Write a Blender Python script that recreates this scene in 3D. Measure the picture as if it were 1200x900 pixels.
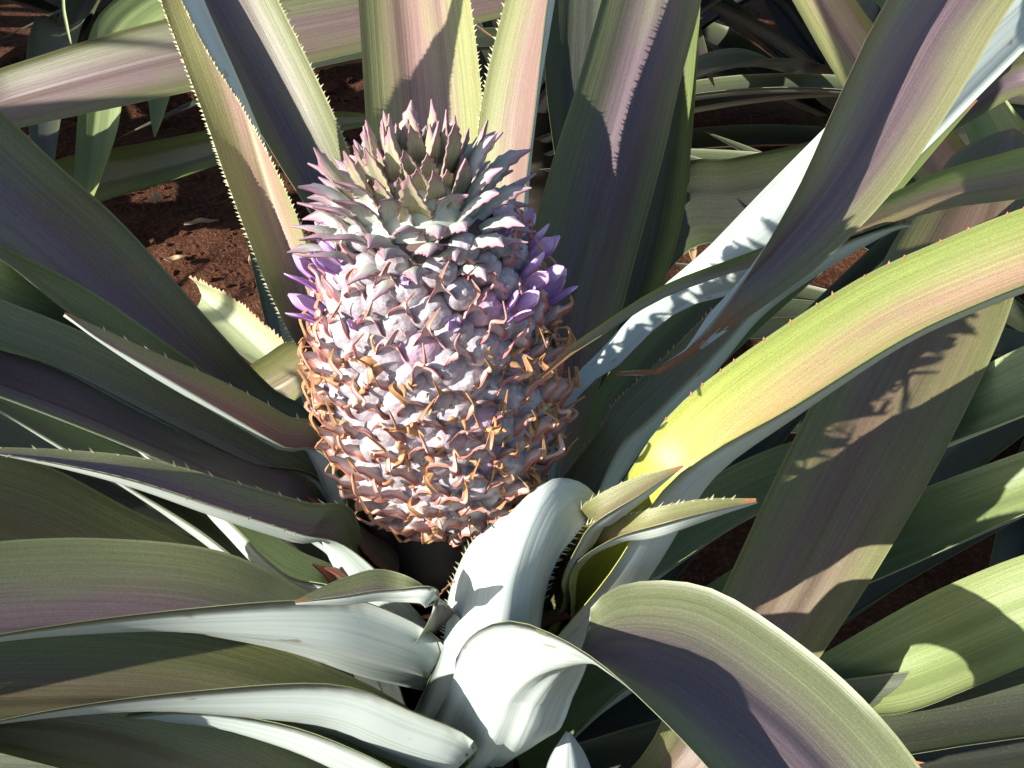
import bpy, bmesh, math, random
from mathutils import Vector, Matrix, noise as mnoise

# ------------------------------------------------------------------ camera
S = bpy.context.scene
for o in list(bpy.data.objects):
    bpy.data.objects.remove(o)
C = S.collection
FZ = 0.25                       # height of the fruit's base above the soil
FPX = 1648.0                    # focal length in photo pixels (1200 wide)
PITCH = math.radians(35)
FWD = Vector((0, math.cos(PITCH), -math.sin(PITCH)))
UP = Vector((0, math.sin(PITCH), math.cos(PITCH)))
RT = Vector((1, 0, 0))
FC = Vector((0, 0, FZ + 0.062))
CAM = FC - (0.5 * FWD + RT * ((520 - 600) * .5 / FPX) + UP * ((450 - 470) * .5 / FPX))
cam = bpy.data.cameras.new('camera')
cam.sensor_width = 36
cam.lens = 36 * FPX / 1200
cam.clip_start = 0.01
cam.clip_end = 200
camo = bpy.data.objects.new('camera', cam)
C.objects.link(camo)
camo.location = CAM
camo.rotation_euler = (math.pi / 2 - PITCH, 0, 0)
S.camera = camo

# ------------------------------------------------------------------ sky, sun, exposure
SUN = Vector((-0.77, -0.47, 0.43)).normalized()      # towards the sun
elev = math.asin(SUN.z)
w = bpy.data.worlds.new('World')
S.world = w
w.use_nodes = True
nt = w.node_tree
bg = nt.nodes['Background']
sky = nt.nodes.new('ShaderNodeTexSky')
sky.sky_type = 'NISHITA'
sky.sun_disc = False
sky.sun_elevation = elev
sky.sun_rotation = math.atan2(SUN.x, SUN.y)
nt.links.new(sky.outputs[0], bg.inputs[0])
bg.inputs[1].default_value = 0.10
sl = bpy.data.lights.new('sun', 'SUN')
sl.energy = 5.0
sl.angle = math.radians(0.5)
sl.color = (1, 0.95, 0.86)
so = bpy.data.objects.new('sun', sl)
C.objects.link(so)
so.rotation_euler = SUN.to_track_quat('Z', 'Y').to_euler()
so.location = SUN * 5
S.view_settings.view_transform = 'Standard'
S.view_settings.look = 'None'
S.view_settings.exposure = 1.1
S.view_settings.gamma = 1
S.render.engine = 'CYCLES'
S.render.resolution_x, S.render.resolution_y = 1024, 768


def P(px, py, d):
    """photo pixel + distance along the view axis -> world point"""
    return CAM + d * (FWD + RT * ((px - 600) / FPX) + UP * ((450 - py) / FPX))


def project(p):
    q = p - CAM
    d = q.dot(FWD)
    return 600 + FPX * q.dot(RT) / d, 450 - FPX * q.dot(UP) / d, d


# ------------------------------------------------------------------ materials
class NB:
    def __init__(s, name):
        s.m = bpy.data.materials.new(name)
        s.m.use_nodes = True
        s.t = s.m.node_tree
        s.b = s.t.nodes['Principled BSDF']

    def n(s, kind, **kw):
        x = s.t.nodes.new('ShaderNode' + kind)
        for k, v in kw.items():
            setattr(x, k, v)
        return x

    def l(s, a, b):
        s.t.links.new(a, b)

    def math(s, op, a, b=None, clamp=False):
        x = s.n('Math', operation=op)
        x.use_clamp = clamp
        for i, v in enumerate((a, b)):
            if v is None:
                continue
            if isinstance(v, (int, float)):
                x.inputs[i].default_value = v
            else:
                s.l(v, x.inputs[i])
        return x.outputs[0]

    def mix(s, f, a, b, blend='MIX'):
        x = s.n('Mix', data_type='RGBA', blend_type=blend)
        for i, v in ((0, f), (6, a), (7, b)):
            if isinstance(v, (int, float)):
                x.inputs[i].default_value = v
            elif isinstance(v, tuple):
                x.inputs[i].default_value = (*v, 1)
            else:
                s.l(v, x.inputs[i])
        return x.outputs[2]

    def ramp(s, f, lo, hi):
        x = s.n('MapRange')
        x.interpolation_type = 'SMOOTHSTEP'
        x.inputs[1].default_value = lo
        x.inputs[2].default_value = hi
        s.l(f, x.inputs[0])
        return x.outputs[0]

    def noise(s, vec, scale, detail=3, rough=.5):
        x = s.n('TexNoise')
        x.inputs['Scale'].default_value = scale
        x.inputs['Detail'].default_value = detail
        x.inputs['Roughness'].default_value = rough
        if vec is not None:
            s.l(vec, x.inputs['Vector'])
        return x.outputs[0]

    def bump(s, h, strength, dist):
        x = s.n('Bump')
        x.inputs['Strength'].default_value = strength
        x.inputs['Distance'].default_value = dist
        s.l(h, x.inputs['Height'])
        s.l(x.outputs[0], s.b.inputs['Normal'])


def leaf_coords(nb):
    """UV: x across the blade 0..1, y metres along it; shifted per object"""
    uv = nb.n('UVMap')
    sep = nb.n('SeparateXYZ')
    nb.l(uv.outputs[0], sep.inputs[0])
    oi = nb.n('ObjectInfo')
    cmb = nb.n('CombineXYZ')
    nb.l(nb.math('MULTIPLY', sep.outputs[0], 1.0), cmb.inputs[0])
    nb.l(nb.math('MULTIPLY', sep.outputs[1], 1.0), cmb.inputs[1])
    nb.l(nb.math('MULTIPLY', oi.outputs['Random'], 37.0), cmb.inputs[2])
    return sep.outputs[0], sep.outputs[1], cmb.outputs[0], oi.outputs['Random']


def scaled(nb, vec, sx, sy, sz=1):
    mp = nb.n('Mapping')
    mp.inputs['Scale'].default_value = (sx, sy, sz)
    nb.l(vec, mp.inputs['Vector'])
    return mp.outputs[0]


def mat_blade(name, centre, margin, base, base_len=.1, rough=.42, dirt=.5, tip=.985):
    nb = NB(name)
    u, v, vec, rnd = leaf_coords(nb)
    e = nb.math('ABSOLUTE', nb.math('SUBTRACT', u, .5))          # 0 centre .. .5 edge
    wob = nb.noise(scaled(nb, vec, 3, 9), 1.0, 2)
    e2 = nb.math('ADD', e, nb.math('MULTIPLY', nb.math('SUBTRACT', wob, .5), .25))
    f = nb.ramp(e2, .12, .42)
    col = nb.mix(f, centre, margin)
    # long fibre streaks
    st = nb.noise(scaled(nb, vec, 55, 5), 1.0, 4, .6)
    col = nb.mix(nb.ramp(st, .3, .75), nb.mix(1.0, col, (.84, .83, .85), 'MULTIPLY'),
                 nb.mix(1.0, col, (1.13, 1.12, 1.1), 'MULTIPLY'))
    # broad blotches of green and purple
    bl = nb.noise(scaled(nb, vec, 2.2, 11), 1.0, 3)
    col = nb.mix(nb.math('MULTIPLY', nb.ramp(bl, .48, .75), .55), col, margin)
    # paler towards the base
    fb = nb.ramp(nb.math('ADD', v, nb.math('MULTIPLY', wob, .05)), base_len, base_len * .25)
    col = nb.mix(fb, col, base)
    # dried tip
    nuv = nb.n('UVMap', uv_map='Norm')
    ns_ = nb.n('SeparateXYZ')
    nb.l(nuv.outputs[0], ns_.inputs[0])
    tf = nb.math('ADD', ns_.outputs[0], nb.math('MULTIPLY', nb.math('SUBTRACT', st, .5), .03))
    col = nb.mix(nb.ramp(tf, tip - .02, tip + .01), col, (.28, .13, .055))
    # thin pale waxy margin
    col = nb.mix(nb.math('MULTIPLY', nb.ramp(e, .478, .497), .35), col, (.30, .33, .18))
    # grey dust and small scars
    tc = nb.n('TexCoord')
    sp = nb.noise(tc.outputs['Object'], 900, 2)
    col = nb.mix(nb.math('MULTIPLY', nb.ramp(sp, .56, .75), .10 * dirt + .02), col, (.40, .38, .36))
    sc = nb.noise(scaled(nb, vec, 9, 38), 1.0, 2)
    col = nb.mix(nb.math('MULTIPLY', nb.ramp(sc, .70, .77), .55 * dirt), col, (.22, .13, .06))
    hair = nb.noise(scaled(nb, vec, 190, 14), 1.0, 3, .7)
    col = nb.mix(nb.ramp(hair, .3, .7), nb.mix(1.0, col, (.84, .84, .84), 'MULTIPLY'), nb.mix(1.0, col, (1.14, 1.14, 1.14), 'MULTIPLY'))
    grain = nb.noise(tc.outputs['Object'], 2600, 2, .6)
    col = nb.mix(nb.ramp(grain, .3, .7), nb.mix(1.0, col, (.82, .82, .82), 'MULTIPLY'), nb.mix(1.0, col, (1.18, 1.18, 1.18), 'MULTIPLY'))
    col = nb.mix(1.0, col, nb.mix(rnd, (.86, .88, .86), (1.12, 1.1, 1.1)), 'MULTIPLY')
    nb.l(col, nb.b.inputs['Base Color'])
    nb.l(nb.math('ADD', nb.math('MULTIPLY', st, .22), rough - .1), nb.b.inputs['Roughness'])
    nb.b.inputs['Specular IOR Level'].default_value = .45
    fine = nb.noise(scaled(nb, vec, 110, 3), 1.0, 2)
    nb.bump(nb.math('ADD', nb.math('ADD', st, nb.math('MULTIPLY', fine, .7)), nb.math('MULTIPLY', hair, .5)), .28, .0005)
    return nb.m


def mat_under(name, wax, green, rough=.5):
    nb = NB(name)
    u, v, vec, rnd = leaf_coords(nb)
    st = nb.noise(scaled(nb, vec, 70, 4), 1.0, 4, .6)
    col = nb.mix(nb.math('MULTIPLY', nb.ramp(st, .45, .75), .55), wax, green)
    bl = nb.noise(scaled(nb, vec, 3, 14), 1.0, 3)
    col = nb.mix(nb.math('MULTIPLY', nb.ramp(bl, .5, .75), .5), col, green)
    sc = nb.noise(scaled(nb, vec, 10, 60), 1.0, 3)
    col = nb.mix(nb.math('MULTIPLY', nb.ramp(sc, .66, .74), .6), col, (.20, .13, .06))
    wave = nb.n('TexWave', wave_type='BANDS', bands_direction='X')
    wave.inputs['Scale'].default_value = 5
    wave.inputs['Distortion'].default_value = .6
    nb.l(scaled(nb, vec, 1, .6), wave.inputs['Vector'])
    nb.l(col, nb.b.inputs['Base Color'])
    nb.b.inputs['Roughness'].default_value = rough
    nb.b.inputs['Specular IOR Level'].default_value = .4
    nb.bump(nb.math('ADD', nb.math('MULTIPLY', wave.outputs[1], .35), st), .2, .0005)
    return nb.m


def mat_plain(name, a, b, scale, rough=.6, bump=.3, dist=.0008):
    nb = NB(name)
    tc = nb.n('TexCoord')
    nz = nb.noise(tc.outputs['Object'], scale, 4)
    oi = nb.n('ObjectInfo')
    col = nb.mix(nb.ramp(nz, .3, .7), a, b)
    col = nb.mix(1.0, col, nb.mix(oi.outputs['Random'], (.8, .8, .8), (1.15, 1.13, 1.12)), 'MULTIPLY')
    nb.l(col, nb.b.inputs['Base Color'])
    nb.b.inputs['Roughness'].default_value = rough
    nb.bump(nz, bump, dist)
    return nb.m


M = {}
M['purple'] = mat_blade('blade_purple', (.120, .088, .100), (.125, .14, .065), (.15, .18, .07))
M['purple_tip'] = mat_blade('blade_purple_brown_tip', (.15, .105, .115), (.18, .18, .09), (.15, .18, .07), tip=.95)
M['rose'] = mat_blade('blade_rose', (.25, .16, .135), (.23, .24, .10), (.25, .27, .09))
M['green'] = mat_blade('blade_green', (.085, .095, .06), (.12, .16, .05), (.15, .2, .06))
M['olive'] = mat_blade('blade_olive', (.15, .125, .075), (.15, .16, .06), (.15, .19, .06))
M['yellow'] = mat_blade('blade_yellow', (.30, .20, .13), (.24, .29, .075), (.50, .50, .05), .27)
M['brown'] = mat_blade('blade_brown', (.16, .105, .075), (.15, .15, .06), (.12, .13, .06), .1, .45, .8)
M['lime'] = mat_blade('blade_lime', (.17, .22, .085), (.2, .25, .1), (.2, .25, .08))
M['mauve'] = mat_blade('blade_mauve', (.10, .066, .062), (.09, .095, .04), (.10, .11, .04))
M['pale'] = mat_blade('blade_pale', (.36, .40, .24), (.32, .36, .2), (.32, .36, .2), tip=2)
M['dark'] = mat_blade('blade_painted_shade', (.042, .046, .034), (.05, .065, .03), (.05, .06, .03))  # shade among the plants put into a near-black leaf colour
M['purple_painted_shade'] = mat_blade('blade_purple_painted_shade', (.055, .040, .048), (.05, .055, .03), (.05, .06, .03))  # purple blade with the shade painted into its colour
M['under'] = mat_under('underside_wax', (.48, .54, .51), (.28, .35, .28))
M['under_dull'] = mat_under('underside_dull', (.30, .34, .34), (.17, .21, .17))
M['spine_pale'] = mat_plain('spine_pale', (.50, .48, .28), (.40, .36, .2), 300)
M['spine_red'] = mat_plain('spine_red', (.42, .13, .07), (.35, .18, .09), 300)
M['dry'] = mat_plain('dry_leaf', (.45, .33, .19), (.30, .19, .1), 60, .8)
M['stem'] = mat_plain('stem', (.05, .042, .026), (.03, .024, .018), 60, .8)


# ------------------------------------------------------------------ object helpers
def link(name, me, parent=None, loc=None):
    o = bpy.data.objects.new(name, me)
    C.objects.link(o)
    if parent is not None:
        o.parent = parent
    if loc is not None:
        o.location = loc
    return o


def mesh(name, verts, faces, mats, mi=None, smooth=True, uvs=None, tips=None):
    me = bpy.data.meshes.new(name)
    me.from_pydata([tuple(v) for v in verts], [], faces)
    for m in mats:
        me.materials.append(m)
    if mi:
        me.polygons.foreach_set('material_index', mi)
    if smooth:
        me.polygons.foreach_set('use_smooth', [True] * len(me.polygons))
    if uvs:
        ul = me.uv_layers.new(name='UVMap')
        li = [0] * len(me.loops)
        me.loops.foreach_get('vertex_index', li)
        flat = []
        for i in li:
            flat += uvs[i]
        ul.data.foreach_set('uv', flat)
    if tips:
        ul = me.uv_layers.new(name='Norm')
        flat = []
        for i in li:
            flat += [tips[i], 0]
        ul.data.foreach_set('uv', flat)
    me.update()
    return me


def cr(p, t):
    """Catmull-Rom through a list (of Vectors or floats) at parameter t in 0..len-1"""
    n = len(p)
    i = min(int(t), n - 2)
    f = t - i
    p1, p2 = p[i], p[i + 1]
    p0 = p[i - 1] if i > 0 else p1 + (p1 - p2)
    p3 = p[i + 2] if i + 2 < n else p2 + (p2 - p1)
    return .5 * ((2 * p1) + (p2 - p0) * f + (2 * p0 - 5 * p1 + 4 * p2 - p3) * f * f + (3 * p1 - p0 - 3 * p2 + p3) * f ** 3)


def blade(parent, A, B, sag, face, ref, top, under, seed=0, spines=None, nu=16, nv=60, thick=.0014,
          name='leaf', label=None, wave=.0):
    """a leaf between two margin curves A and B; the blade sags below the chord as a channel"""
    rr = random.Random(seed)
    n = len(A)
    As, Bs, Ss = [], [], []
    # resample by length
    dense = 12
    mids = []
    for k in range((n - 1) * dense + 1):
        t = k / dense
        mids.append((cr(A, t) + cr(B, t)) * .5)
    cum = [0]
    for k in range(1, len(mids)):
        cum.append(cum[-1] + (mids[k] - mids[k - 1]).length)
    L = cum[-1]
    ts, j = [], 0
    for k in range(nv + 1):
        s = L * k / nv
        while j < len(cum) - 2 and cum[j + 1] < s:
            j += 1
        seg = max(cum[j + 1] - cum[j], 1e-9)
        ts.append(min((j + (s - cum[j]) / seg) / dense, n - 1))
    for t in ts:
        As.append(cr(A, t)); Bs.append(cr(B, t)); Ss.append(cr(sag, t))
    mid = [(a + b) * .5 for a, b in zip(As, Bs)]
    N = []
    for k in range(nv + 1):
        T = mid[min(k + 1, nv)] - mid[max(k - 1, 0)]
        c = (Bs[k] - As[k]).cross(T)
        N.append(c.normalized() if c.length > 1e-12 else (N[-1] if N else Vector((0, 0, 1))))
    # reference station decides which side is the underside
    kr = min(range(nv + 1), key=lambda k: abs(ts[k] - ref))
    to_cam = (CAM - mid[kr])
    sgn = 1
    if face == 'top' and N[kr].dot(to_cam) > 0: sgn = -1
    if face == 'under' and N[kr].dot(to_cam) < 0: sgn = -1
    N = [x * sgn for x in N]
    off = parent.location if parent is not None else Vector()
    verts, uvs, tips = [], [], []
    for layer in (0, 1):
        for k in range(nv + 1):
            a, b = As[k], Bs[k]
            wd = (b - a).length
            for i in range(nu + 1):
                u = -1 + 2 * i / nu
                q = (1 - abs(u) ** 2.0)
                p = mid[k] + (b - a) * (u * .5) + N[k] * (Ss[k] * q)
                ridge = .018 * wd * math.sin(u * 9 + seed) * q + .010 * wd * math.sin(u * 17 + seed * 2.1) * q
                und = wave * math.sin(k / nv * L * 40 + seed + u * 1.5) * abs(u) ** 2
                p = p + N[k] * (ridge + und)
                if layer:
                    p = p + N[k] * (thick * (.25 + .75 * q) * min(1, wd / .02))
                verts.append(p - off)
                uvs.append((.5 + u * .5, L * k / nv))
                tips.append(k / nv)
    W = nu + 1
    H = (nv + 1) * W
    faces, mi = [], []
    # orientation: top layer normal = -N
    flip = (Bs[kr] - As[kr]).cross(mid[min(kr + 1, nv)] - mid[max(kr - 1, 0)]).dot(N[kr]) > 0
    def add(f, m):
        faces.append(f); mi.append(m)
    for k in range(nv):
        for i in range(nu):
            f = [k * W + i, k * W + i + 1, (k + 1) * W + i + 1, (k + 1) * W + i]
            g = [x + H for x in f]
            if flip: add(f[::-1], 0); add(g, 1)
            else: add(f, 0); add(g[::-1], 1)
    rim = [k * W for k in range(nv + 1)]
    for k in range(nv):
        for i0 in (0, nu):
            f = [k * W + i0, (k + 1) * W + i0, (k + 1) * W + i0 + H, k * W + i0 + H]
            if (i0 == 0) != flip: f = f[::-1]
            add(f, 0)
    me = mesh(name, verts, faces, [M[top], M[under]], mi, True, uvs, tips)
    o = link(name, me, parent)
    if label: o['label'] = label
    if spines:
        sv, sf = [], []
        kind = spines.get('mat', 'spine_pale')
        ln = spines.get('len', .0016)
        for edge, v0, v1 in spines['at']:
            E = As if edge == 'A' else Bs
            O_ = Bs if edge == 'A' else As
            s = v0 * L
            while s < v1 * L:
                kf = s / L * nv
                k = min(int(kf), nv - 1)
                f = kf - k
                p = E[k].lerp(E[k + 1], f)
                T = (E[k + 1] - E[k]).normalized()
                wdv = (p - O_[k].lerp(O_[k + 1], f))
                if wdv.length < 1e-4: break
                out = (wdv - T * wdv.dot(T)).normalized()
                out = (out + N[k] * rr.uniform(-.5, .3)).normalized()
                l = ln * rr.uniform(.55, 1.25)
                tip = p + out * l + T * l * rr.uniform(.4, .9)
                b0 = len(sv)
                h = .00055 * spines.get('w', 1)
                base = p - out * .0003
                sv += [x - off for x in (base - T * h, base + T * h, base + N[k] * h, tip)]
                sf += [(b0, b0 + 1, b0 + 3), (b0 + 1, b0 + 2, b0 + 3), (b0 + 2, b0, b0 + 3), (b0, b0 + 2, b0 + 1)]
                s += spines.get('step', .0028) * rr.uniform(.55, 1.6)
        if sv:
            so_ = link('margin_spines', mesh('margin_spines', sv, sf, [M[kind]], None, False), o)
            so_['kind'] = 'stuff'
    return o


def leaf(parent, st, face='top', ref=None, top='purple', under='under', base=None, base_r=.022, base_w=.05,
         ext=0, droop=.25, seed=0, spines=None, axis=(0, 0), **kw):
    """st: (ax, ay, bx, by, depth, half depth difference A-B, sag) from base to tip, photo pixels"""
    A = [P(s[0], s[1], s[4] + s[5]) for s in st]
    B = [P(s[2], s[3], s[4] - s[5]) for s in st]
    sg = [s[6] for s in st]
    if ref is None: ref = (len(st) - 1) / 2
    if base is not None:
        m = (A[0] + B[0]) * .5
        d = Vector((m.x - axis[0], m.y - axis[1], 0)).normalized()
        tan = Vector((-d.y, d.x, 0))
        if tan.dot(B[0] - A[0]) < 0: tan = -tan
        c = Vector((axis[0], axis[1], base)) + d * base_r
        A.insert(0, c - tan * base_w / 2)
        B.insert(0, c + tan * base_w / 2)
        sg.insert(0, .008)
        ref += 1
    if ext:
        m = (A[-1] + B[-1]) * .5
        T = (m - (A[-2] + B[-2]) * .5).normalized()
        ch = (B[-1] - A[-1]) * .5
        s0 = sg[-1]
        for k in range(1, 5):
            T = (T + Vector((0, 0, -droop / 4))).normalized()
            m = m + T * (ext / 4)
            f = max((1 - (k / 4) ** 1.5), .02)
            A.append(m - ch * f); B.append(m + ch * f); sg.append(s0 * f)
    return blade(parent, A, B, sg, face, ref, top, under, seed=seed, spines=spines, **kw)


def thing(name, label, cat, loc, group=None):
    o = link(name, None, None, loc)
    o.empty_display_size = .05
    o['label'] = label
    o['category'] = cat
    if group: o['group'] = group
    return o


# ------------------------------------------------------------------ soil
def soil():
    bm = bmesh.new()
    # fine patch near, coarse ring far: one sheet on a warped grid
    n = 220
    vs = []
    for j in range(n + 1):
        row = []
        for i in range(n + 1):
            a = (i / n - .5) * 2; b = (j / n - .5) * 2
            x = math.copysign(abs(a) ** 2.6, a) * 30 + a * 1.6
            y = math.copysign(abs(b) ** 2.6, b) * 30 + b * 1.6 + .8
            r = math.hypot(x, y)
            z = .03 * mnoise.noise(Vector((x * 3, y * 3, 0))) + .014 * mnoise.noise(Vector((x * 11, y * 11, 3))) \
                + .006 * mnoise.noise(Vector((x * 37, y * 37, 5)))
            row.append(bm.verts.new((x, y, z - .01)))
        vs.append(row)
    for j in range(n):
        for i in range(n):
            f = bm.faces.new((vs[j][i], vs[j][i + 1], vs[j + 1][i + 1], vs[j + 1][i]))
            f.smooth = True
    me = bpy.data.meshes.new('soil')
    bm.to_mesh(me); bm.free()
    nb = NB('soil')
    tc = nb.n('TexCoord')
    a = nb.noise(tc.outputs['Object'], 22, 6, .65)
    g = nb.noise(tc.outputs['Object'], 260, 4, .7)
    col = nb.mix(nb.ramp(a, .3, .7), (.052, .022, .014), (.11, .046, .026))
    col = nb.mix(nb.ramp(g, .45, .75), col, (.20, .095, .055))
    nb.l(col, nb.b.inputs['Base Color'])
    nb.b.inputs['Roughness'].default_value = .95
    nb.b.inputs['Specular IOR Level'].default_value = .1
    nb.bump(nb.math('ADD', nb.math('MULTIPLY', a, 2), g), .9, .006)
    me.materials.append(nb.m)
    o = link('soil', me)
    o['kind'] = 'structure'
    o['label'] = 'dark reddish brown soil between the plants'
    # clods and grit
    rr = random.Random(3)
    verts, faces = [], []
    ico = bmesh.new()
    bmesh.ops.create_icosphere(ico, subdivisions=1, radius=1)
    iv = [v.co.copy() for v in ico.verts]
    ifc = [[v.index for v in f.verts] for f in ico.faces]
    ico.free()
    for k in range(5200):
        x = rr.uniform(-1.5, 1.5); y = rr.uniform(.0, 1.9)
        if k < 2600:
            x = rr.uniform(-.6, -.05); y = rr.uniform(.35, 1.1)
        z = .03 * mnoise.noise(Vector((x * 3, y * 3, 0))) + .014 * mnoise.noise(Vector((x * 11, y * 11, 3))) \
            + .006 * mnoise.noise(Vector((x * 37, y * 37, 5))) - .01
        r = .0016 * math.exp(rr.gauss(0, .55))
        if rr.random() < .03: r *= 3
        b0 = len(verts)
        sq = Vector((rr.uniform(.7, 1.3), rr.uniform(.7, 1.3), rr.uniform(.5, .9)))
        for v in iv:
            q = Vector((v.x * sq.x, v.y * sq.y, v.z * sq.z)) * r * rr.uniform(.75, 1.2)
            verts.append(q + Vector((x, y, z + r * .3)))
        faces += [[i + b0 for i in f] for f in ifc]
    me = mesh('soil_clods', verts, faces, [nb.m], None, False)
    o = link('soil_clods', me)
    o['kind'] = 'stuff'
    o['label'] = 'loose crumbs and clods of reddish soil'
    o['category'] = 'soil'


soil()

# ------------------------------------------------------------------ the pineapple plant
plant = thing('pineapple_plant', 'large pineapple plant bearing a spiky flowering fruit among arching purple green leaves',
              'pineapple plant', (0, 0, 0))


def stem(parent, h, r0, r1, name='stem'):
    verts, faces = [], []
    nr, ns = 14, 20
    for j in range(nr + 1):
        z = -.03 + (h + .03) * j / nr
        r = r0 + (r1 - r0) * j / nr
        for i in range(ns):
            a = 2 * math.pi * i / ns
            q = r * (1 + .08 * math.sin(3 * a + j) + .05 * (j % 2))
            verts.append((q * math.cos(a), q * math.sin(a), z))
    for j in range(nr):
        for i in range(ns):
            faces.append((j * ns + i, j * ns + (i + 1) % ns, (j + 1) * ns + (i + 1) % ns, (j + 1) * ns + i))
    faces.append(tuple(nr * ns + i for i in range(ns)))
    return link(name, mesh(name, verts, faces, [M['stem']]), parent)


stem(plant, FZ + .02, .026, .02)

# ---- leaves of the plant, base first
# upright leaves behind the fruit
leaf(plant, [(372, 470, 420, 470, 0.575, -.003, .013), (335, 385, 384, 395, 0.570, -.002, .013), (310, 330, 378, 335, 0.570, 0, .013),
             (268, 220, 340, 235, 0.570, .002, .013), (240, 140, 292, 140, 0.570, .005, .013), (212, 65, 245, 65, 0.565, .006, .013),
             (188, 0, 212, 0, 0.560, .005, .013), (165, -70, 182, -70, 0.550, .003, .013)],
     top='rose', base=FZ - .10, ext=.05, seed=1,
     spines={'at': [('B', .15, .95), ('A', .15, .9)], 'len': .0012, 'step': .0014, 'w': 1.1})
leaf(plant, [(410, 430, 470, 400, 0.575, -.006, .016), (385, 290, 436, 270, 0.590, -.006, .016), (335, 205, 410, 180, 0.605, -.006, .016),
             (290, 130, 380, 110, 0.615, -.006, .016), (217, 0, 326, 0, 0.625, -.006, .016), (165, -90, 280, -90, 0.635, -.006, .016)],
     top='purple', base=FZ - .11, ext=.3, seed=2, spines={'at': [('B', .3, .8)], 'len': .0015})
leaf(plant, [(450, 420, 575, 420, 0.600, .003, .012), (437, 270, 572, 270, 0.610, .003, .012), (428, 130, 566, 130, 0.625, .003, .012),
             (420, 0, 551, 0, 0.640, .003, .012), (412, -110, 530, -110, 0.655, .003, .012)],
     top='rose', base=FZ - .10, ext=.3, seed=3, spines={'at': [('B', .2, .8)], 'len': .0012})
leaf(plant, [(560, 420, 615, 420, 0.590, .016, .010), (555, 260, 612, 260, 0.595, .016, .010), (563, 130, 626, 130, 0.600, .016, .010),
             (592, 0, 641, 0, 0.605, .016, .010), (618, -80, 655, -80, 0.610, .016, .008)],
     top='rose', base=FZ - .09, ext=.15, seed=4,
     spines={'at': [('A', .25, .9)], 'len': .0022, 'step': .0026, 'w': 1.2})
leaf(plant, [(610, 480, 690, 500, 0.640, .006, .012), (608, 350, 722, 390, 0.645, .006, .014), (622, 280, 748, 290, 0.650, .006, .015),
             (650, 180, 778, 180, 0.655, .006, .015), (676, 100, 796, 100, 0.660, .006, .015), (705, 0, 822, 0, 0.670, .006, .014),
             (735, -110, 840, -110, 0.680, .006, .013)],
     top='purple', base=FZ - .11, ext=.3, seed=5)
leaf(plant, [(650, 500, 720, 500, .68, .0, .012), (690, 400, 755, 395, .69, .0, .012), (725, 280, 797, 270, .70, .0, .012),
             (750, 150, 812, 150, .71, .0, .012), (775, 20, 820, 20, .72, .0, .012), (790, -80, 825, -80, .73, .0, .01)],
     top='green', base=FZ - .13, ext=.25, seed=6)
# right side
leaf(plant, [(650, 490, 665, 498, .60, .006, .004), (705, 415, 726, 428, .605, .006, .005), (768, 350, 798, 364, .615, .006, .007),
             (830, 290, 905, 330, .615, .008, .016), (905, 212, 985, 265, .63, .008, .016), (985, 132, 1070, 190, .645, .008, .016),
             (1060, 60, 1150, 110, .66, .008, .015)],
     face='under', top='lime', base=FZ - .09, ext=.3, seed=7)
leaf(plant, [(688, 522, 712, 548, 0.567, .018, .012), (720, 472, 765, 485, 0.567, .018, .013), (780, 416, 832, 417, 0.572, .017, .012),
             (856, 346, 898, 346, 0.577, .014, .009), (950, 298, 978, 290, 0.587, .010, .006), (1030, 262, 1050, 264, 0.592, .005, .003),
             (1066, 262, 1070, 264, 0.595, .001, .001)],
     top='olive', base=FZ - .07, seed=8, spines={'at': [('A', .1, .7)], 'len': .0022, 'mat': 'spine_red'})
leaf(plant, [(680, 655, 700, 690, 0.51, .022, 0.0180), (742, 545, 772, 580, 0.48, .020, 0.0180), (790, 480, 835, 528, 0.476, .018, 0.0160),
             (870, 415, 925, 478, 0.474, .016, 0.0150), (1000, 330, 1055, 398, 0.472, .014, 0.0140), (1100, 283, 1145, 355, 0.468, .013, 0.0140),
             (1210, 240, 1240, 318, 0.462, .013, 0.0140), (1330, 210, 1350, 280, 0.46, .012, 0.0130)],
     top='yellow', base=FZ - .075, ext=.2, seed=9, spines={'at': [('A', .3, .6)], 'len': .0012, 'mat': 'spine_red', 'step': .008})
leaf(plant, [(660, 600, 720, 620, .66, .004, .010), (700, 460, 790, 490, .67, .004, .012), (790, 350, 885, 390, .69, .004, .012), (890, 250, 985, 300, .71, .004, .012)],
     top='green', under='under_dull', base=FZ - .14, ext=.15, seed=33)
leaf(plant, [(735, 905, 800, 940, 0.550, .004, .006), (800, 785, 900, 850, 0.543, .004, .008), (850, 685, 985, 735, 0.545, .004, .008),
             (903, 570, 1060, 615, 0.550, .004, .008), (955, 465, 1120, 505, 0.560, .004, .008), (1005, 365, 1178, 380, 0.590, .004, .008),
             (1055, 270, 1205, 280, 0.635, .004, .008), (1110, 190, 1220, 200, 0.680, .004, .008)],
     top='brown', base=FZ - .17, ext=.06, seed=10)
leaf(plant, [(690, 690, 700, 720, 0.585, .016, .010), (770, 600, 800, 655, 0.600, .016, .010), (880, 535, 890, 598, 0.595, .016, .010),
             (1000, 495, 1010, 562, 0.585, .016, .010), (1100, 455, 1110, 520, 0.570, .016, .010), (1200, 405, 1215, 480, 0.555, .016, .010),
             (1330, 350, 1350, 420, 0.540, .016, .010)],
     top='lime', base=FZ - .09, ext=.2, seed=11)
leaf(plant, [(720, 760, 740, 800, 0.600, .016, .010), (870, 660, 890, 735, 0.605, .016, .011), (1010, 600, 1020, 682, 0.590, .016, .010),
             (1100, 565, 1115, 640, 0.575, .016, .010), (1210, 525, 1225, 592, 0.555, .016, .010), (1340, 480, 1360, 550, 0.530, .014, .010)],
     top='lime', base=FZ - .13, ext=.2, seed=12)
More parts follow.
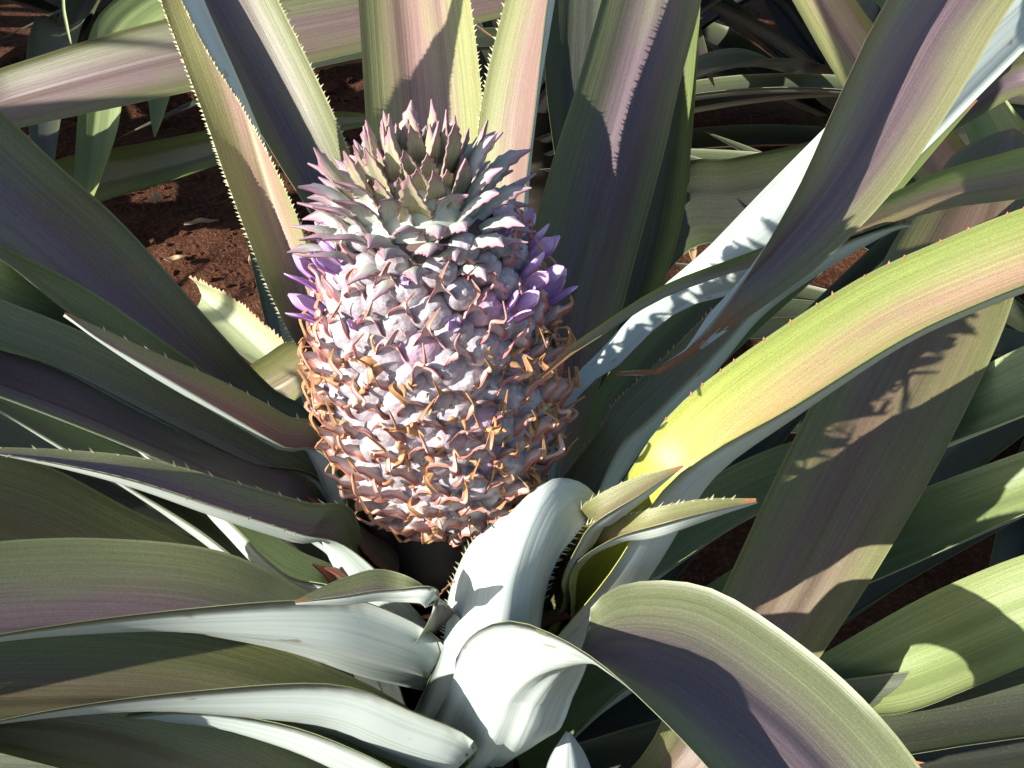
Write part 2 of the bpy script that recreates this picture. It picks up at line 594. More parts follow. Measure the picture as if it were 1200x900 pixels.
leaf(plant, [(800, 850, 820, 900, 0.600, .012, .008), (930, 785, 970, 845, 0.590, .012, .010), (1060, 711, 1060, 835, 0.565, .010, .010),
             (1135, 675, 1140, 805, 0.540, .010, .010), (1215, 645, 1225, 770, 0.520, .010, .010), (1340, 610, 1360, 720, 0.490, .010, .010)],
     top='lime', base=FZ - .16, ext=.2, seed=13)
# front: short upright leaf whose tip bends away, its neighbour, and the big arching blade
leaf(plant, [(516, 763, 632, 758, 0.515, .0, 0.0220), (527, 693, 640, 693, 0.500, .0, 0.0260), (553, 635, 655, 653, 0.490, .002, 0.0210),
             (598, 601, 672, 631, 0.485, .004, 0.0190), (645, 590, 686, 613, 0.488, .006, 0.0120), (687, 589, 691, 603, 0.495, .002, 0.0060)],
     face='under', ref=1.5, top='lime', base=FZ - .08, seed=14, base_w=.06,
     spines={'at': [('A', .35, .97), ('B', .6, .97)], 'len': .002, 'step': .0024})
leaf(plant, [(632, 705, 650, 725, .530, .010, .006), (648, 650, 658, 680, .505, .010, .006), (672, 612, 676, 640, 0.482, .010, .006), (688, 588, 696, 612, 0.462, .010, .006), (740, 561, 748, 580, 0.455, .008, .004), (800, 545, 801, 547, 0.455, .001, .0)],
     top='olive', base=FZ - .075, seed=32, spines={'at': [('A', .4, .97)], 'len': .002, 'step': .0024})
leaf(plant, [(625, 735, 660, 745, 0.545, .012, .008), (640, 662, 668, 672, 0.505, .012, .008), (680, 618, 712, 634, 0.472, .012, .008),
             (745, 600, 775, 613, 0.448, .010, .006), (820, 585, 835, 598, 0.445, .006, .004), (886, 584, 888, 588, 0.450, .001, .001)],
     top='olive', base=FZ - .075, seed=15, spines={'at': [('A', .4, .97)], 'len': .002, 'step': .0024})
leaf(plant, [(524, 815, 655, 855, .505, -.002, .010), (535, 770, 672, 815, .495, -.002, .013), (558, 740, 688, 778, .482, -.004, .013),
             (600, 727, 690, 745, .470, -.010, .013), (652, 745, 695, 708, .458, -.015, .013), (705, 778, 742, 682, .448, -.026, .013),
             (768, 835, 835, 690, .438, -.026, .012), (830, 900, 945, 760, .426, -.021, .011), (890, 977, 1030, 838, .412, -.019, .010),
             (950, 1060, 1100, 930, .398, -.010, .009)],
     face='top', ref=6, top='purple', base=FZ - .10, ext=.15, seed=16, base_w=.06,
     spines={'at': [('B', .62, .82)], 'len': .0022, 'mat': 'spine_red', 'step': .0022, 'w': 1.3})
leaf(plant, [(610, 1000, 715, 1000, .54, .0, .010), (628, 935, 702, 935, .532, .0, .009), (644, 888, 688, 888, .525, .0, .006), (664, 856, 668, 857, .52, .0, .001)],
     face='under', top='lime', under='under_dull', seed=17)
# left side
leaf(plant, [(385, 505, 400, 560, .565, .016, .010), (320, 455, 330, 530, .55, .016, .012), (260, 392, 240, 465, .53, .016, .013),
             (150, 268, 100, 380, .505, .016, .014), (70, 195, 10, 310, .485, .016, .014), (0, 128, -70, 260, .47, .016, .014),
             (-90, 40, -170, 180, .45, .016, .013)],
     top='purple', base=FZ - .075, ext=.04, droop=.8, seed=18)
leaf(plant, [(385, 550, 395, 585, .545, .016, .010), (300, 478, 290, 540, .525, .016, .011), (190, 398, 170, 480, .50, .016, .012),
             (100, 337, 70, 430, .485, .016, .012), (0, 287, -30, 400, .465, .016, .012), (-110, 235, -150, 350, .445, .016, .011)],
     top='green', base=FZ - .085, ext=.1, droop=.8, seed=19)
leaf(plant, [(395, 568, 405, 625, .52, .016, .010), (300, 490, 310, 590, .50, .016, .011), (200, 440, 195, 540, .485, .016, .011),
             (100, 390, 95, 500, .47, .016, .011), (0, 350, -5, 462, .455, .016, .011), (-110, 305, -120, 425, .44, .016, .010)],
     top='purple', base=FZ - .085, ext=.25, seed=20)
leaf(plant, [(390, 522, 398, 560, .52, .004, .007), (335, 486, 330, 522, .505, .006, .007), (268, 450, 262, 482, .49, .006, .006),
             (180, 412, 180, 434, .475, .005, .004), (120, 385, 118, 398, .465, .003, .002), (76, 366, 76, 368, .46, .001, .001)],
     top='rose', base=FZ - .075, seed=21, spines={'at': [('A', .3, .95)], 'len': .002, 'step': .009})
leaf(plant, [(415, 600, 420, 650, 0.492, .006, .010), (360, 588, 350, 625, 0.474, .008, .009), (270, 563, 262, 596, 0.457, .009, .007),
             (170, 537, 160, 563, 0.445, .008, .005), (80, 527, 75, 544, 0.440, .005, .003), (0, 524, 0, 532, 0.435, .002, .001)],
     top='purple', base=FZ - .03, seed=22, ext=.01, spines={'at': [('A', .3, .98), ('B', .45, .98)], 'len': .002, 'step': .0065})
leaf(plant, [(410, 700, 420, 760, .555, .016, .010), (280, 655, 270, 740, .545, .016, .011), (160, 600, 140, 705, .535, .016, .012),
             (70, 552, 40, 680, .525, .016, .012), (0, 527, -20, 660, .515, .016, .012), (-100, 490, -130, 620, .50, .016, .011)],
     top='olive', base=FZ - .11, ext=.25, seed=23)
leaf(plant, [(400, 600, 420, 660, .575, .016, .010), (280, 530, 280, 610, .565, .016, .011), (130, 460, 120, 560, .55, .016, .012),
             (0, 410, -10, 530, .53, .016, .012), (-110, 370, -130, 490, .51, .016, .012)],
     top='green', base=FZ - .11, ext=.25, seed=24)
leaf(plant, [(425, 690, 430, 715, .535, .012, .008), (340, 640, 335, 672, .535, .012, .008), (285, 600, 270, 612, .535, .010, .006),
             (235, 565, 222, 572, .53, .006, .003)],
     top='lime', base=FZ - .1, ext=.03, seed=25)
leaf(plant, [(430, 700, 435, 740, .55, .012, .008), (330, 645, 325, 690, .55, .012, .008), (250, 590, 235, 622, .55, .010, .008),
             (170, 540, 150, 570, .54, .008, .006)],
     top='green', base=FZ - .12, ext=.1, seed=26)
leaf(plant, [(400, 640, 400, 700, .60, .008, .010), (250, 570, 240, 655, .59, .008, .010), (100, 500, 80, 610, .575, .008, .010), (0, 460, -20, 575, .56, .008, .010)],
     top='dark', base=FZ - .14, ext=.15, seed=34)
# bottom left: long blades bent over, pale undersides towards the viewer
leaf(plant, [(540, 790, 528, 772, .55, .030, .012), (440, 738, 440, 709, .515, .030, .019), (355, 690, 345, 703, .495, .026, .018),
             (260, 646, 200, 715, .48, .022, .018), (130, 631, 80, 730, .465, .020, .018), (0, 634, -40, 750, .45, .018, .017),
             (-130, 655, -170, 780, .435, .016, .014)],
     top='purple', base=FZ - .09, ref=4, ext=.2, droop=.5, seed=27)
leaf(plant, [(560, 890, 560, 880, .53, .030, .012), (480, 830, 480, 832, .505, .030, .017), (395, 785, 385, 801, .49, .026, .017),
             (260, 738, 220, 810, .475, .022, .017), (130, 722, 80, 828, .46, .020, .017), (0, 722, -40, 852, .447, .018, .016),
             (-130, 740, -170, 880, .43, .016, .013)],
     top='olive', base=FZ - .13, ref=4, ext=.2, droop=.5, seed=28)
leaf(plant, [(520, 930, 510, 930, 0.525, .026, .010), (420, 850, 430, 885, 0.505, .024, .012), (330, 820, 330, 848, 0.5, .022, .010),
             (230, 795, 210, 833, 0.5, .020, .008), (120, 805, 90, 850, 0.5, .016, .006), (20, 830, 0, 860, 0.5, .012, .005)],
     top='green', base=FZ - .15, ref=3, ext=.15, droop=.5, seed=29)
leaf(plant, [(480, 980, 470, 1010, .52, .024, .010), (350, 870, 300, 985, .49, .020, .011), (220, 820, 150, 925, .475, .018, .010),
             (100, 800, 30, 890, .46, .016, .009), (-20, 800, -70, 868, .445, .014, .008), (-130, 810, -180, 870, .43, .012, .008)],
     top='olive', base=FZ - .17, ref=2, ext=.15, droop=.5, seed=30)
leaf(plant, [(520, 705, 515, 700, 0.468, .008, .005), (455, 668, 460, 690, 0.461, .008, .006), (400, 678, 400, 698, 0.456, .006, .005),
             (345, 704, 346, 706, 0.453, .001, .001)],
     top='purple', base=FZ - .06, seed=31)


# ------------------------------------------------------------------ fruit
def lilac():
    nb = NB('sepal_lilac')
    tc = nb.n('TexCoord')
    oi = nb.n('ObjectInfo')
    nz = nb.noise(tc.outputs['Object'], 160, 4, .6)
    n2 = nb.noise(tc.outputs['Object'], 700, 3, .6)
    col = nb.mix(nb.ramp(nz, .3, .7), (.23, .21, .245), (.42, .39, .42))
    col = nb.mix(nb.math('MULTIPLY', nb.ramp(n2, .5, .75), .6), col, (.60, .52, .48))
    sep = nb.n('SeparateXYZ')
    nb.l(tc.outputs['Object'], sep.inputs[0])
    col = nb.mix(nb.math('MULTIPLY', nb.ramp(oi.outputs['Random'], .72, .95), .5), col, (.46, .26, .40))
    nb.l(col, nb.b.inputs['Base Color'])
    nb.b.inputs['Roughness'].default_value = .5
    nb.bump(nb.math('ADD', nz, n2), .5, .0008)
    return nb.m


def bract_mat(name, base, edge, tip):
    nb = NB(name)
    u, v, vec, rnd = leaf_coords(nb)
    e = nb.math('ABSOLUTE', nb.math('SUBTRACT', u, .5))
    st = nb.noise(scaled(nb, vec, 22, 3), 1, 3)
    col = nb.mix(nb.ramp(nb.math('ADD', e, nb.math('MULTIPLY', st, .12)), .38, .52), base, edge)
    tv = nb.math('ADD', v, nb.math('MULTIPLY', nb.math('SUBTRACT', rnd, .5), .3))
    col = nb.mix(nb.ramp(tv, .62, .9), col, tip)
    col = nb.mix(nb.ramp(st, .3, .7), nb.mix(1.0, col, (.75, .7, .7), 'MULTIPLY'), col)
    nb.l(col, nb.b.inputs['Base Color'])
    nb.b.inputs['Roughness'].default_value = .72
    nb.b.inputs['Specular IOR Level'].default_value = .3
    nb.bump(st, .6, .0006)
    return nb.m


M['sepal'] = lilac()
M['bract'] = bract_mat('bract_pink', (.72, .57, .57), (.52, .18, .17), (.60, .30, .22))
M['bract_dry'] = bract_mat('bract_dry', (.70, .56, .51), (.42, .17, .13), (.52, .27, .12))
M['wisp'] = mat_plain('withered_petal', (.50, .31, .16), (.30, .14, .06), 400, .7)
M['petal'] = bract_mat('petal_violet', (.55, .36, .68), (.40, .18, .55), (.66, .48, .80))
M['core'] = mat_plain('fruit_core', (.09, .05, .045), (.14, .08, .07), 120)  # dark tone stands in for the deep shadows between the eyes

FL = .122
RP = [(0, .016), (.06, .0225), (.15, .0290), (.3, .0345), (.5, .0360), (.7, .0340), (.85, .0305), (1, .0255)]


def frad(v):
    for (a, ra), (b, rb) in zip(RP, RP[1:]):
        if v <= b:
            f = (v - a) / (b - a)
            f = f * f * (3 - 2 * f) * .5 + f * .5
            return ra + (rb - ra) * f
    return RP[-1][1]


verts, faces = [], []
nr, ns = 24, 40
for j in range(nr + 1):
    v = j / nr
    for i in range(ns):
        a = 2 * math.pi * i / ns
        r = frad(v) - .001
        verts.append((r * math.cos(a), r * math.sin(a), FL * v))
for j in range(nr):
    for i in range(ns):
        faces.append((j * ns + i, j * ns + (i + 1) % ns, (j + 1) * ns + (i + 1) % ns, (j + 1) * ns + i))
faces.append(tuple(range(ns))[::-1])
faces.append(tuple(nr * ns + i for i in range(ns)))
fruit = link('fruit', mesh('fruit', verts, faces, [M['core']]), plant, (0.0015, 0, FZ + .016))
fruit['label'] = 'young pineapple fruit covered in lilac grey eyes with curled orange bract tips'
fruit.rotation_euler = (0, -.045, 0)
FMAT = Matrix.Translation(fruit.location) @ fruit.rotation_euler.to_matrix().to_4x4()


def sepal_mesh(seed):
    """three fleshy sepals closing into a dome: z outward, y towards the crown"""
    rr = random.Random(seed)
    nr, ns = 8, 24
    ph = rr.uniform(-.3, .3)
    verts = [Vector((0, .0012 + rr.uniform(-.0005, .0005), .0068))]
    for j in range(1, nr + 1):
        t = j / nr
        for i in range(ns):
            a = 2 * math.pi * i / ns
            seam = abs(math.cos(1.5 * (a - math.pi / 2 + ph)))
            groove = (1 - seam) ** 3
            r = .0066 * math.sin(t * math.pi * .5) ** .85 * (1 - .13 * groove)
            z = .0066 * math.cos(t * math.pi * .5) ** .8 - .0012 * groove * math.sin(t * math.pi)
            k = 1 + .08 * mnoise.noise(Vector((math.cos(a) * 2, math.sin(a) * 2, t * 3 + seed * 7)))
            verts.append(Vector((r * k * math.cos(a) * 1.04, r * k * math.sin(a) * .95 + .0012 * (1 - t), z * k - .0012)))
    faces = [(0, 1 + i, 1 + (i + 1) % ns) for i in range(ns)]
    for j in range(nr - 1):
        for i in range(ns):
            a = 1 + j * ns
            faces.append((a + i, a + ns + i, a + ns + (i + 1) % ns, a + (i + 1) % ns))
    return mesh('fruitlet', verts, faces, [M['sepal']])


def strip(name, pts, widths, cups, mat, side=Vector((1, 0, 0)), nu=6, twist=0.0, teeth=0, seed=0, uvtip=1.0, thick=.0004):
    """a small tapering scale along pts (in local y/z), cupped towards local +z"""
    rr = random.Random(seed)
    n = len(pts)
    m = n * 3
    verts, uvs, faces = [], [], []
    cs = []
    for k in range(m + 1):
        t = k / m * (n - 1)
        cs.append((cr(pts, t), max(cr(widths, t), .00012), cr(cups, t)))
    for layer in (0, 1):
        for k in range(m + 1):
            p, wd, cu = cs[k]
            T = (cs[min(k + 1, m)][0] - cs[max(k - 1, 0)][0]).normalized()
            ang = twist * (k / m) ** 2
            sd = Matrix.Rotation(ang, 3, T) @ side
            nn = sd.cross(T).normalized()
            wt = wd
            if teeth and 2 < k < m - 1 and k % 2 == 0:
                wt = wd * 1 + .0011 * teeth
            for i in range(nu + 1):
                u = -1 + 2 * i / nu
                ww = wt if abs(u) == 1 else wd
                q = p + sd * (u * ww) + nn * (cu * u * u) + (T * .0006 * teeth if (abs(u) == 1 and wt > wd) else Vector())
                if layer: q = q - nn * thick
                verts.append(q)
                uvs.append((.5 + .5 * u, k / m * uvtip))
    W = nu + 1
    H = (m + 1) * W
    for k in range(m):
        for i in range(nu):
            f = (k * W + i, k * W + i + 1, (k + 1) * W + i + 1, (k + 1) * W + i)
            faces.append(f)
            faces.append(tuple(x + H for x in f)[::-1])
        faces.append((k * W, (k + 1) * W, (k + 1) * W + H, k * W + H))
        faces.append(((k + 1) * W + nu, k * W + nu, k * W + nu + H, (k + 1) * W + nu + H))
    return mesh(name, verts, faces, [M[mat] if isinstance(mat, str) else mat], None, True, uvs)


def bract_mesh(seed, mat, long=1.0):
    rr = random.Random(seed)
    b = lambda s: rr.uniform(-s, s)
    # starts under the eye (y<0), cups its lower half, pointed tip curls out and up
    hook = b(.004)
    pts = [Vector((0, -.0076, -.001)), Vector((0, -.0078, .0024)), Vector((b(.0006), -.0066, .0052)),
           Vector((b(.0012), -.0056 + b(.001), .0078 * long)), Vector((b(.002) + hook * .4, -.0040 + b(.0016), (.0104 + b(.0014)) * long)),
           Vector((b(.002) + hook, -.0015 + b(.003), (.0120 + b(.003)) * long)), Vector((b(.002) + hook * 1.4, .0012 + b(.004), (.0122 + b(.004)) * long))]
    wd = [.0062, .0060, .0044, .0023, .0013, .0008, .0002]
    cu = [.0045, .0043, .0030, .0016, .0008, .0003, 0]
    # pts go outward; cup towards +y
    return strip('bract', pts, wd, cu, mat, nu=6, twist=b(2.2), seed=seed)


def wisp_mesh(seed):
    rr = random.Random(seed)
    verts, faces, uvs = [], [], []
    bm_pts = []
    allv, allf, alluv = [], [], []
    for q in range(rr.randint(2, 4)):
        a = rr.uniform(0, 6.28)
        base = Vector((rr.uniform(-.0015, .0015), rr.uniform(-.002, .001), .0045))
        d = Vector((math.cos(a) * .5, math.sin(a) * .5, 1)).normalized()
        pts = [base]
        for k in range(4):
            d = (d + Vector((rr.uniform(-.6, .6), rr.uniform(-.6, .6), rr.uniform(-.5, .2)))).normalized()
            pts.append(pts[-1] + d * rr.uniform(.0012, .0024))
        me = strip('x', pts, [.0012, .0016, .0013, .0009, .0001], [.0006] * 5, 'wisp', nu=3, twist=rr.uniform(-3, 3), seed=seed,
                   side=Vector((math.cos(a + 1.57), math.sin(a + 1.57), 0)))
        b0 = len(allv)
        allv += [v.co.copy() for v in me.vertices]
        allf += [tuple(i + b0 for i in p.vertices) for p in me.polygons]
        bpy.data.meshes.remove(me)
    return mesh('withered_petal', allv, allf, [M['wisp']])


def flower_mesh(seed):
    rr = random.Random(seed)
    allv, allf, alluv = [], [], []
    for q in range(3):
        a = 2 * math.pi * q / 3 + .4
        d = Vector((math.cos(a), math.sin(a), 0))
        o = rr.uniform(.7, 1.5)
        pts = [d * .0014, d * .0020 + Vector((0, 0, .005)), d * .0024 + Vector((0, 0, .010)),
               d * .0030 * o + Vector((0, 0, .0145)), d * .0042 * o + Vector((0, 0, .0175 + rr.uniform(-.001, .001)))]
        me = strip('x', pts, [.0017, .0024, .0030, .0026, .0004], [.0010, .0014, .0016, .0010, 0], 'petal', nu=5,
                   side=Vector((-d.y, d.x, 0)), seed=seed)
        b0 = len(allv)
        allv += [v.co.copy() for v in me.vertices]
        allf += [tuple(i + b0 for i in p.vertices) for p in me.polygons]
        ul = me.uv_layers[0].data
        uvm = {}
        for lp in me.loops: uvm[lp.vertex_index] = tuple(ul[lp.index].uv)
        alluv += [uvm[i] for i in range(len(me.vertices))]
        bpy.data.meshes.remove(me)
    return mesh('flower', allv, allf, [M['petal']], None, True, alluv)


SEP = [sepal_mesh(i) for i in range(7)]
BR = [bract_mesh(20 + i, 'bract', .85) for i in range(9)]
BRD = [bract_mesh(40 + i, 'bract_dry', 1.08) for i in range(14)]
WI = [wisp_mesh(60 + i) for i in range(12)]
FLW = [flower_mesh(80 + i) for i in range(4)]
rr = random.Random(11)
GA = math.pi * (3 - math.sqrt(5))
# equal-area spacing up the fruit
NE = 218
acc, tab = 0, [(0, 0)]
for k in range(200):
    v = (k + .5) / 200
    acc += frad(v) ** 1.0
    tab.append((acc, (k + 1) / 200))


def v_at(f):
    x = f * acc
    for (a, va), (b, vb) in zip(tab, tab[1:]):
        if x <= b:
            return va + (vb - va) * (x - a) / (b - a)
    return 1


eyes = []
for k in range(NE):
    f = (k + .5) / NE
    v = v_at(f)
    a = k * GA + .6
    r = frad(v)
    slope = (frad(min(v + .02, 1)) - frad(max(v - .02, 0))) / (FL * (min(v + .02, 1) - max(v - .02, 0)))
    rad = Vector((math.cos(a), math.sin(a), 0))
    n = (rad - Vector((0, 0, slope * .8))).normalized()
    x = Vector((-math.sin(a), math.cos(a), 0))
    y = n.cross(x).normalized()
    p = rad * (r - .0008) + Vector((0, 0, v * FL))
    sc = (.8 + .25 * min(v / .15, 1)) * (1 - .22 * max(0, (v - .75) / .25)) * rr.uniform(.94, 1.06)
    sc *= .95 * (r / .0365) ** .35
    n2 = (n + y * .22).normalized()                      # eyes look slightly upwards
    y2 = n2.cross(x).normalized()
    mtx = Matrix((x, y2, n2)).transposed().to_4x4()
    mtx = Matrix.Translation(p) @ mtx @ Matrix.Rotation(rr.uniform(-.15, .15), 4, 'Z') @ Matrix.Scale(sc, 4)
    e = link('fruitlet', rr.choice(SEP), fruit)
    e.matrix_local = mtx @ Matrix.Scale(1.13, 4)
    dry = v < .74
    b = link('bract', rr.choice(BRD if dry else BR), fruit)
    b.matrix_local = mtx @ Matrix.Rotation(rr.uniform(-.25, .25), 4, 'Z')
    if v < .72 and rr.random() < .85:
        wq = link('withered_petal', rr.choice(WI), fruit)
        wq.matrix_local = mtx @ Matrix.Rotation(rr.uniform(0, 6.3), 4, 'Z') @ Matrix.Scale(rr.uniform(.7, 1.2), 4)
    wp = FMAT @ p
    vis = (FMAT.to_3x3() @ n).dot((CAM - wp).normalized())
    eyes.append((mtx, project(wp + (FMAT.to_3x3() @ n) * .006), vis, v))
used = set()
for (fx, fy, s) in [(388, 318, 1.0), (380, 345, 1.0), (372, 372, .9), (622, 312, 1.0), (634, 345, 1.0), (628, 370, .9), (590, 382, .95),
                    (495, 352, .45), (512, 402, .55), (420, 378, .5), (600, 270, .6), (470, 335, .4)]:
    best = min((i for i in range(NE) if i not in used and eyes[i][2] > -.15),
               key=lambda i: (eyes[i][1][0] - fx) ** 2 + (eyes[i][1][1] - fy) ** 2)
    used.add(best)
    m = eyes[best][0]
    f = link('flower', rr.choice(FLW), fruit)
    f.matrix_local = m @ Matrix.Translation((0, .001, .002)) @ Matrix.Rotation(-.45, 4, 'X') @ Matrix.Rotation(rr.uniform(0, 2), 4, 'Z') @ Matrix.Scale(s * 1.02, 4)
    f['label'] = 'violet tubular flower with three petals'
for i in range(NE):      # a few flowers on the far side as well
    if eyes[i][2] < -.3 and .74 < eyes[i][3] < .86 and i % 2:
        f = link('flower', rr.choice(FLW), fruit)
        f.matrix_local = eyes[i][0] @ Matrix.Translation((0, .001, .002)) @ Matrix.Rotation(-.45, 4, 'X')

# ---- crown


def crown_mat(name, up):
    nb = NB(name)
    u, v, vec, rnd = leaf_coords(nb)
    e = nb.math('ABSOLUTE', nb.math('SUBTRACT', u, .5))
    st = nb.noise(scaled(nb, vec, 25, 4), 1, 3)
    if up:
        base, mid, tip = (.52, .43, .15), (.42, .40, .26), (.42, .25, .28)
    else:
        base, mid, tip = (.58, .62, .53), (.48, .50, .44), (.40, .26, .32)
    col = nb.mix(nb.ramp(v, .1, .5), base, mid)
    col = nb.mix(nb.ramp(nb.math('ADD', v, nb.math('MULTIPLY', e, .5)), .78, 1.05), col, tip)
    col = nb.mix(nb.math('MULTIPLY', nb.ramp(e, .42, .5), .7), col, (.33, .17, .2))
    col = nb.mix(nb.ramp(st, .3, .7), nb.mix(1.0, col, (.72, .7, .72), 'MULTIPLY'), col)
    nb.l(col, nb.b.inputs['Base Color'])
    nb.b.inputs['Roughness'].default_value = .5
    nb.bump(st, .4, .0005)
    return nb.m


M['crown_low'] = crown_mat('crown_leaf_silver', False)
M['crown_up'] = crown_mat('crown_leaf_yellow', True)
CB = FL - .008
verts, faces = [], []
prof = [(.026, -.004), (.027, .006), (.024, .016), (.018, .024), (.010, .030), (.003, .033)]
for (r, z) in prof:
    for i in range(24):
        a = 2 * math.pi * i / 24
        verts.append((r * math.cos(a), r * math.sin(a), z))
for j in range(len(prof) - 1):
    for i in range(24):
        faces.append((j * 24 + i, j * 24 + (i + 1) % 24, (j + 1) * 24 + (i + 1) % 24, (j + 1) * 24 + i))
faces.append(tuple((len(prof) - 1) * 24 + i for i in range(24)))
faces.append(tuple(range(24))[::-1])
crown = link('crown', mesh('crown', verts, faces, [M['crown_low']], None, True,
                           [(.5, .1)] * len(verts)), fruit.parent, None)
crown.matrix_local = FMAT @ Matrix.Translation((-.003, 0, CB)) @ Matrix.Scale(.82, 4)
crown['label'] = 'leafy crown of short saw toothed silver green leaves with purple tips'


def crown_leaf(seed, up):
    rr = random.Random(seed)
    b = lambda s: rr.uniform(-s, s)
    L = (.026 if up else .024) * rr.uniform(.85, 1.35)
    # local: z along the leaf, y outward (abaxial)
    curl = .001 if up else .009
    pts = [Vector((0, -.001, 0)), Vector((0, .0010, L * .25)), Vector((b(.0005), .0014, L * .5)),
           Vector((b(.001), .0012 + curl * .35, L * .75)), Vector((b(.002), .0010 + curl + b(.001), L * .98))]
    w = .0054 if up else .0056
    wd = [w * .95, w, w * .82, w * .5, .0002]
    cu = [.0022, .0026, .0024, .0016, 0]
    return strip('crown_leaf', pts, wd, [-c for c in cu], 'crown_up' if up else 'crown_low', nu=6, twist=b(1.1), teeth=.8, seed=seed, thick=.0007)


CLU = [crown_leaf(100 + i, True) for i in range(5)]
CLL = [crown_leaf(120 + i, False) for i in range(6)]
NC = 112
for k in range(NC):
    f = k / (NC - 1)
    a = k * GA + 1.1
    # ring position on the crown core
    rpos = .0265 * (1 - f) ** .62 + .002
    z = -.004 + .032 * f ** 1.15
    lean = math.radians(60 - 52 * f ** .9 + rr.uniform(-11, 11))          # from vertical
    rad = Vector((math.cos(a), math.sin(a), 0))
    x = Vector((-math.sin(a), math.cos(a), 0))
    zd = (rad * math.sin(lean) + Vector((0, 0, math.cos(lean)))).normalized()
    yd = zd.cross(x).normalized()
    if yd.dot(rad) < 0 and lean < 1.5:
        x = -x
        yd = zd.cross(x).normalized()
    up = f > .6
    s = (.86 + .25 * math.sin(min(f / .7, 1) * math.pi * .7)) if not up else (1.05 - .35 * (f - .6) / .4) * rr.uniform(.85, 1.15)
    o = link('crown_leaf', rr.choice(CLU if up else CLL), crown)
    o.matrix_local = Matrix.Translation(rad * (rpos - .002) + Vector((0, 0, z))) @ Matrix((x, yd, zd)).transposed().to_4x4() @ Matrix.Scale(s, 4)

# ---- small dark bracts on the stalk below the fruit
M['stalk'] = bract_mat('stalk_bract', (.16, .12, .08), (.2, .09, .06), (.25, .08, .06))
SB = [strip('stalk_bract', [Vector((0, 0, 0)), Vector((0, .006, .012)), Vector((0, .011, .026)), Vector((rr.uniform(-.004, .004), .018, .040)),
                            Vector((rr.uniform(-.006, .006), .026, .050))], [.012, .012, .009, .005, .0003], [-.004, -.004, -.003, -.002, 0],
            'stalk', teeth=.8, seed=i, thick=.0008) for i in range(4)]
for k in range(26):
    a = k * GA
    z = FZ - .055 + .05 * k / 25
    rad = Vector((math.cos(a), math.sin(a), 0))
    x = Vector((math.sin(a), -math.cos(a), 0))
    o = link('stalk_bract', SB[k % 4], plant)
    o.matrix_local = Matrix.Translation(rad * .02 + Vector((0, 0, z))) @ Matrix((x, rad, Vector((0, 0, 1)))).transposed().to_4x4() \
        @ Matrix.Rotation(-.25 + rr.uniform(-.1, .1), 4, 'X') @ Matrix.Scale(rr.uniform(.6, .9), 4)

# ------------------------------------------------------------------ neighbouring plants


def wild_leaf(parent, az, elev, length, width, bend, seed, top, z0=.08):
    """a free arching leaf: azimuth, starting elevation, bend (radians lost over its length)"""
    rr = random.Random(seed)
    loc = parent.location
    d = Vector((math.cos(az), math.sin(az), 0))
    tan = Vector((-d.y, d.x, 0))
    p = Vector((loc.x, loc.y, z0)) + d * .02
    A, B, sg = [], [], []
    n = 8
    e = elev
    for k in range(n + 1):
        t = k / n
        wd = width * (min(1, .75 + t) if t < .3 else 1) * max(1 - t ** 2.2, .015)
        roll = rr.uniform(-.06, .06)
        tt = (tan + Vector((0, 0, roll))).normalized()
        A.append(p - tt * wd * .5); B.append(p + tt * wd * .5); sg.append(wd * .2)
        p = p + (d * math.cos(e) + Vector((0, 0, math.sin(e)))) * (length / n)
        e -= bend / n
    # underside must face down/outwards: choose by geometry
    T = (A[1] + B[1] - A[0] - B[0])
    c = (B[0] - A[0]).cross(T)
    if c.z > 0:
        A, B = B, A
    o = blade(parent, A, B, sg, 'keep', 1, top, 'under_dull' if seed % 5 else 'under', seed=seed, nu=8, nv=26)
    return o


def rosette(plant_, seed, n, azs, tops, size=1.0):
    rr = random.Random(seed)
    stem(plant_, .16, .03, .022)
    for k in range(n):
        az = azs(k, rr)
        f = k / max(n - 1, 1)
        wild_leaf(plant_, az, math.radians(18 + 58 * f + rr.uniform(-6, 6)), rr.uniform(.45, .62) * size, rr.uniform(.042, .054) * size,
                  rr.uniform(.5, 1.1), seed * 100 + k, rr.choice(tops), z0=.03 + .12 * f)


def golden(k, rr):
    return k * GA + rr.uniform(-.2, .2)


dk = ['purple_painted_shade', 'dark', 'dark']  # leaf colours with the shade painted in
pl = thing('pineapple_plant', 'pineapple plant behind the fruiting one, its rosy purple blade lying across above the bare soil',
           'pineapple plant', (-.62, .95, 0), 'neighbouring pineapple plants')
pr = thing('pineapple_plant', 'pineapple plant whose long purple leaf reaches towards the fruit, ending in a brown curled tip',
           'pineapple plant', (.62, .70, 0), 'neighbouring pineapple plants')
pc = thing('pineapple_plant', 'shaded pineapple plant standing in the dark behind the fruit and crown',
           'pineapple plant', (.04, .76, 0), 'neighbouring pineapple plants')
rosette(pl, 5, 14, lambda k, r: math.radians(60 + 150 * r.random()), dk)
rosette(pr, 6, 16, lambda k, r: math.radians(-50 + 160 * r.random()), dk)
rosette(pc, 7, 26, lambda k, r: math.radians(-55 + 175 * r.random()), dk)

for k, (x, y, n) in enumerate([(-.98, .52, 26), (-1.05, 1.15, 28), (-.42, 1.40, 28), (.34, .86, 30), (.72, 1.35, 28), (1.15, .75, 26),  # far left ones stand mostly out of view, added to shade the soil
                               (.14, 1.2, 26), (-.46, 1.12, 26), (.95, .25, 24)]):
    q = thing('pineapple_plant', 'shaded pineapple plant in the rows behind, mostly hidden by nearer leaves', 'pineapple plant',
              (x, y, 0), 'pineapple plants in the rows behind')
    rosette(q, 20 + k, n, golden, dk, 1.1)

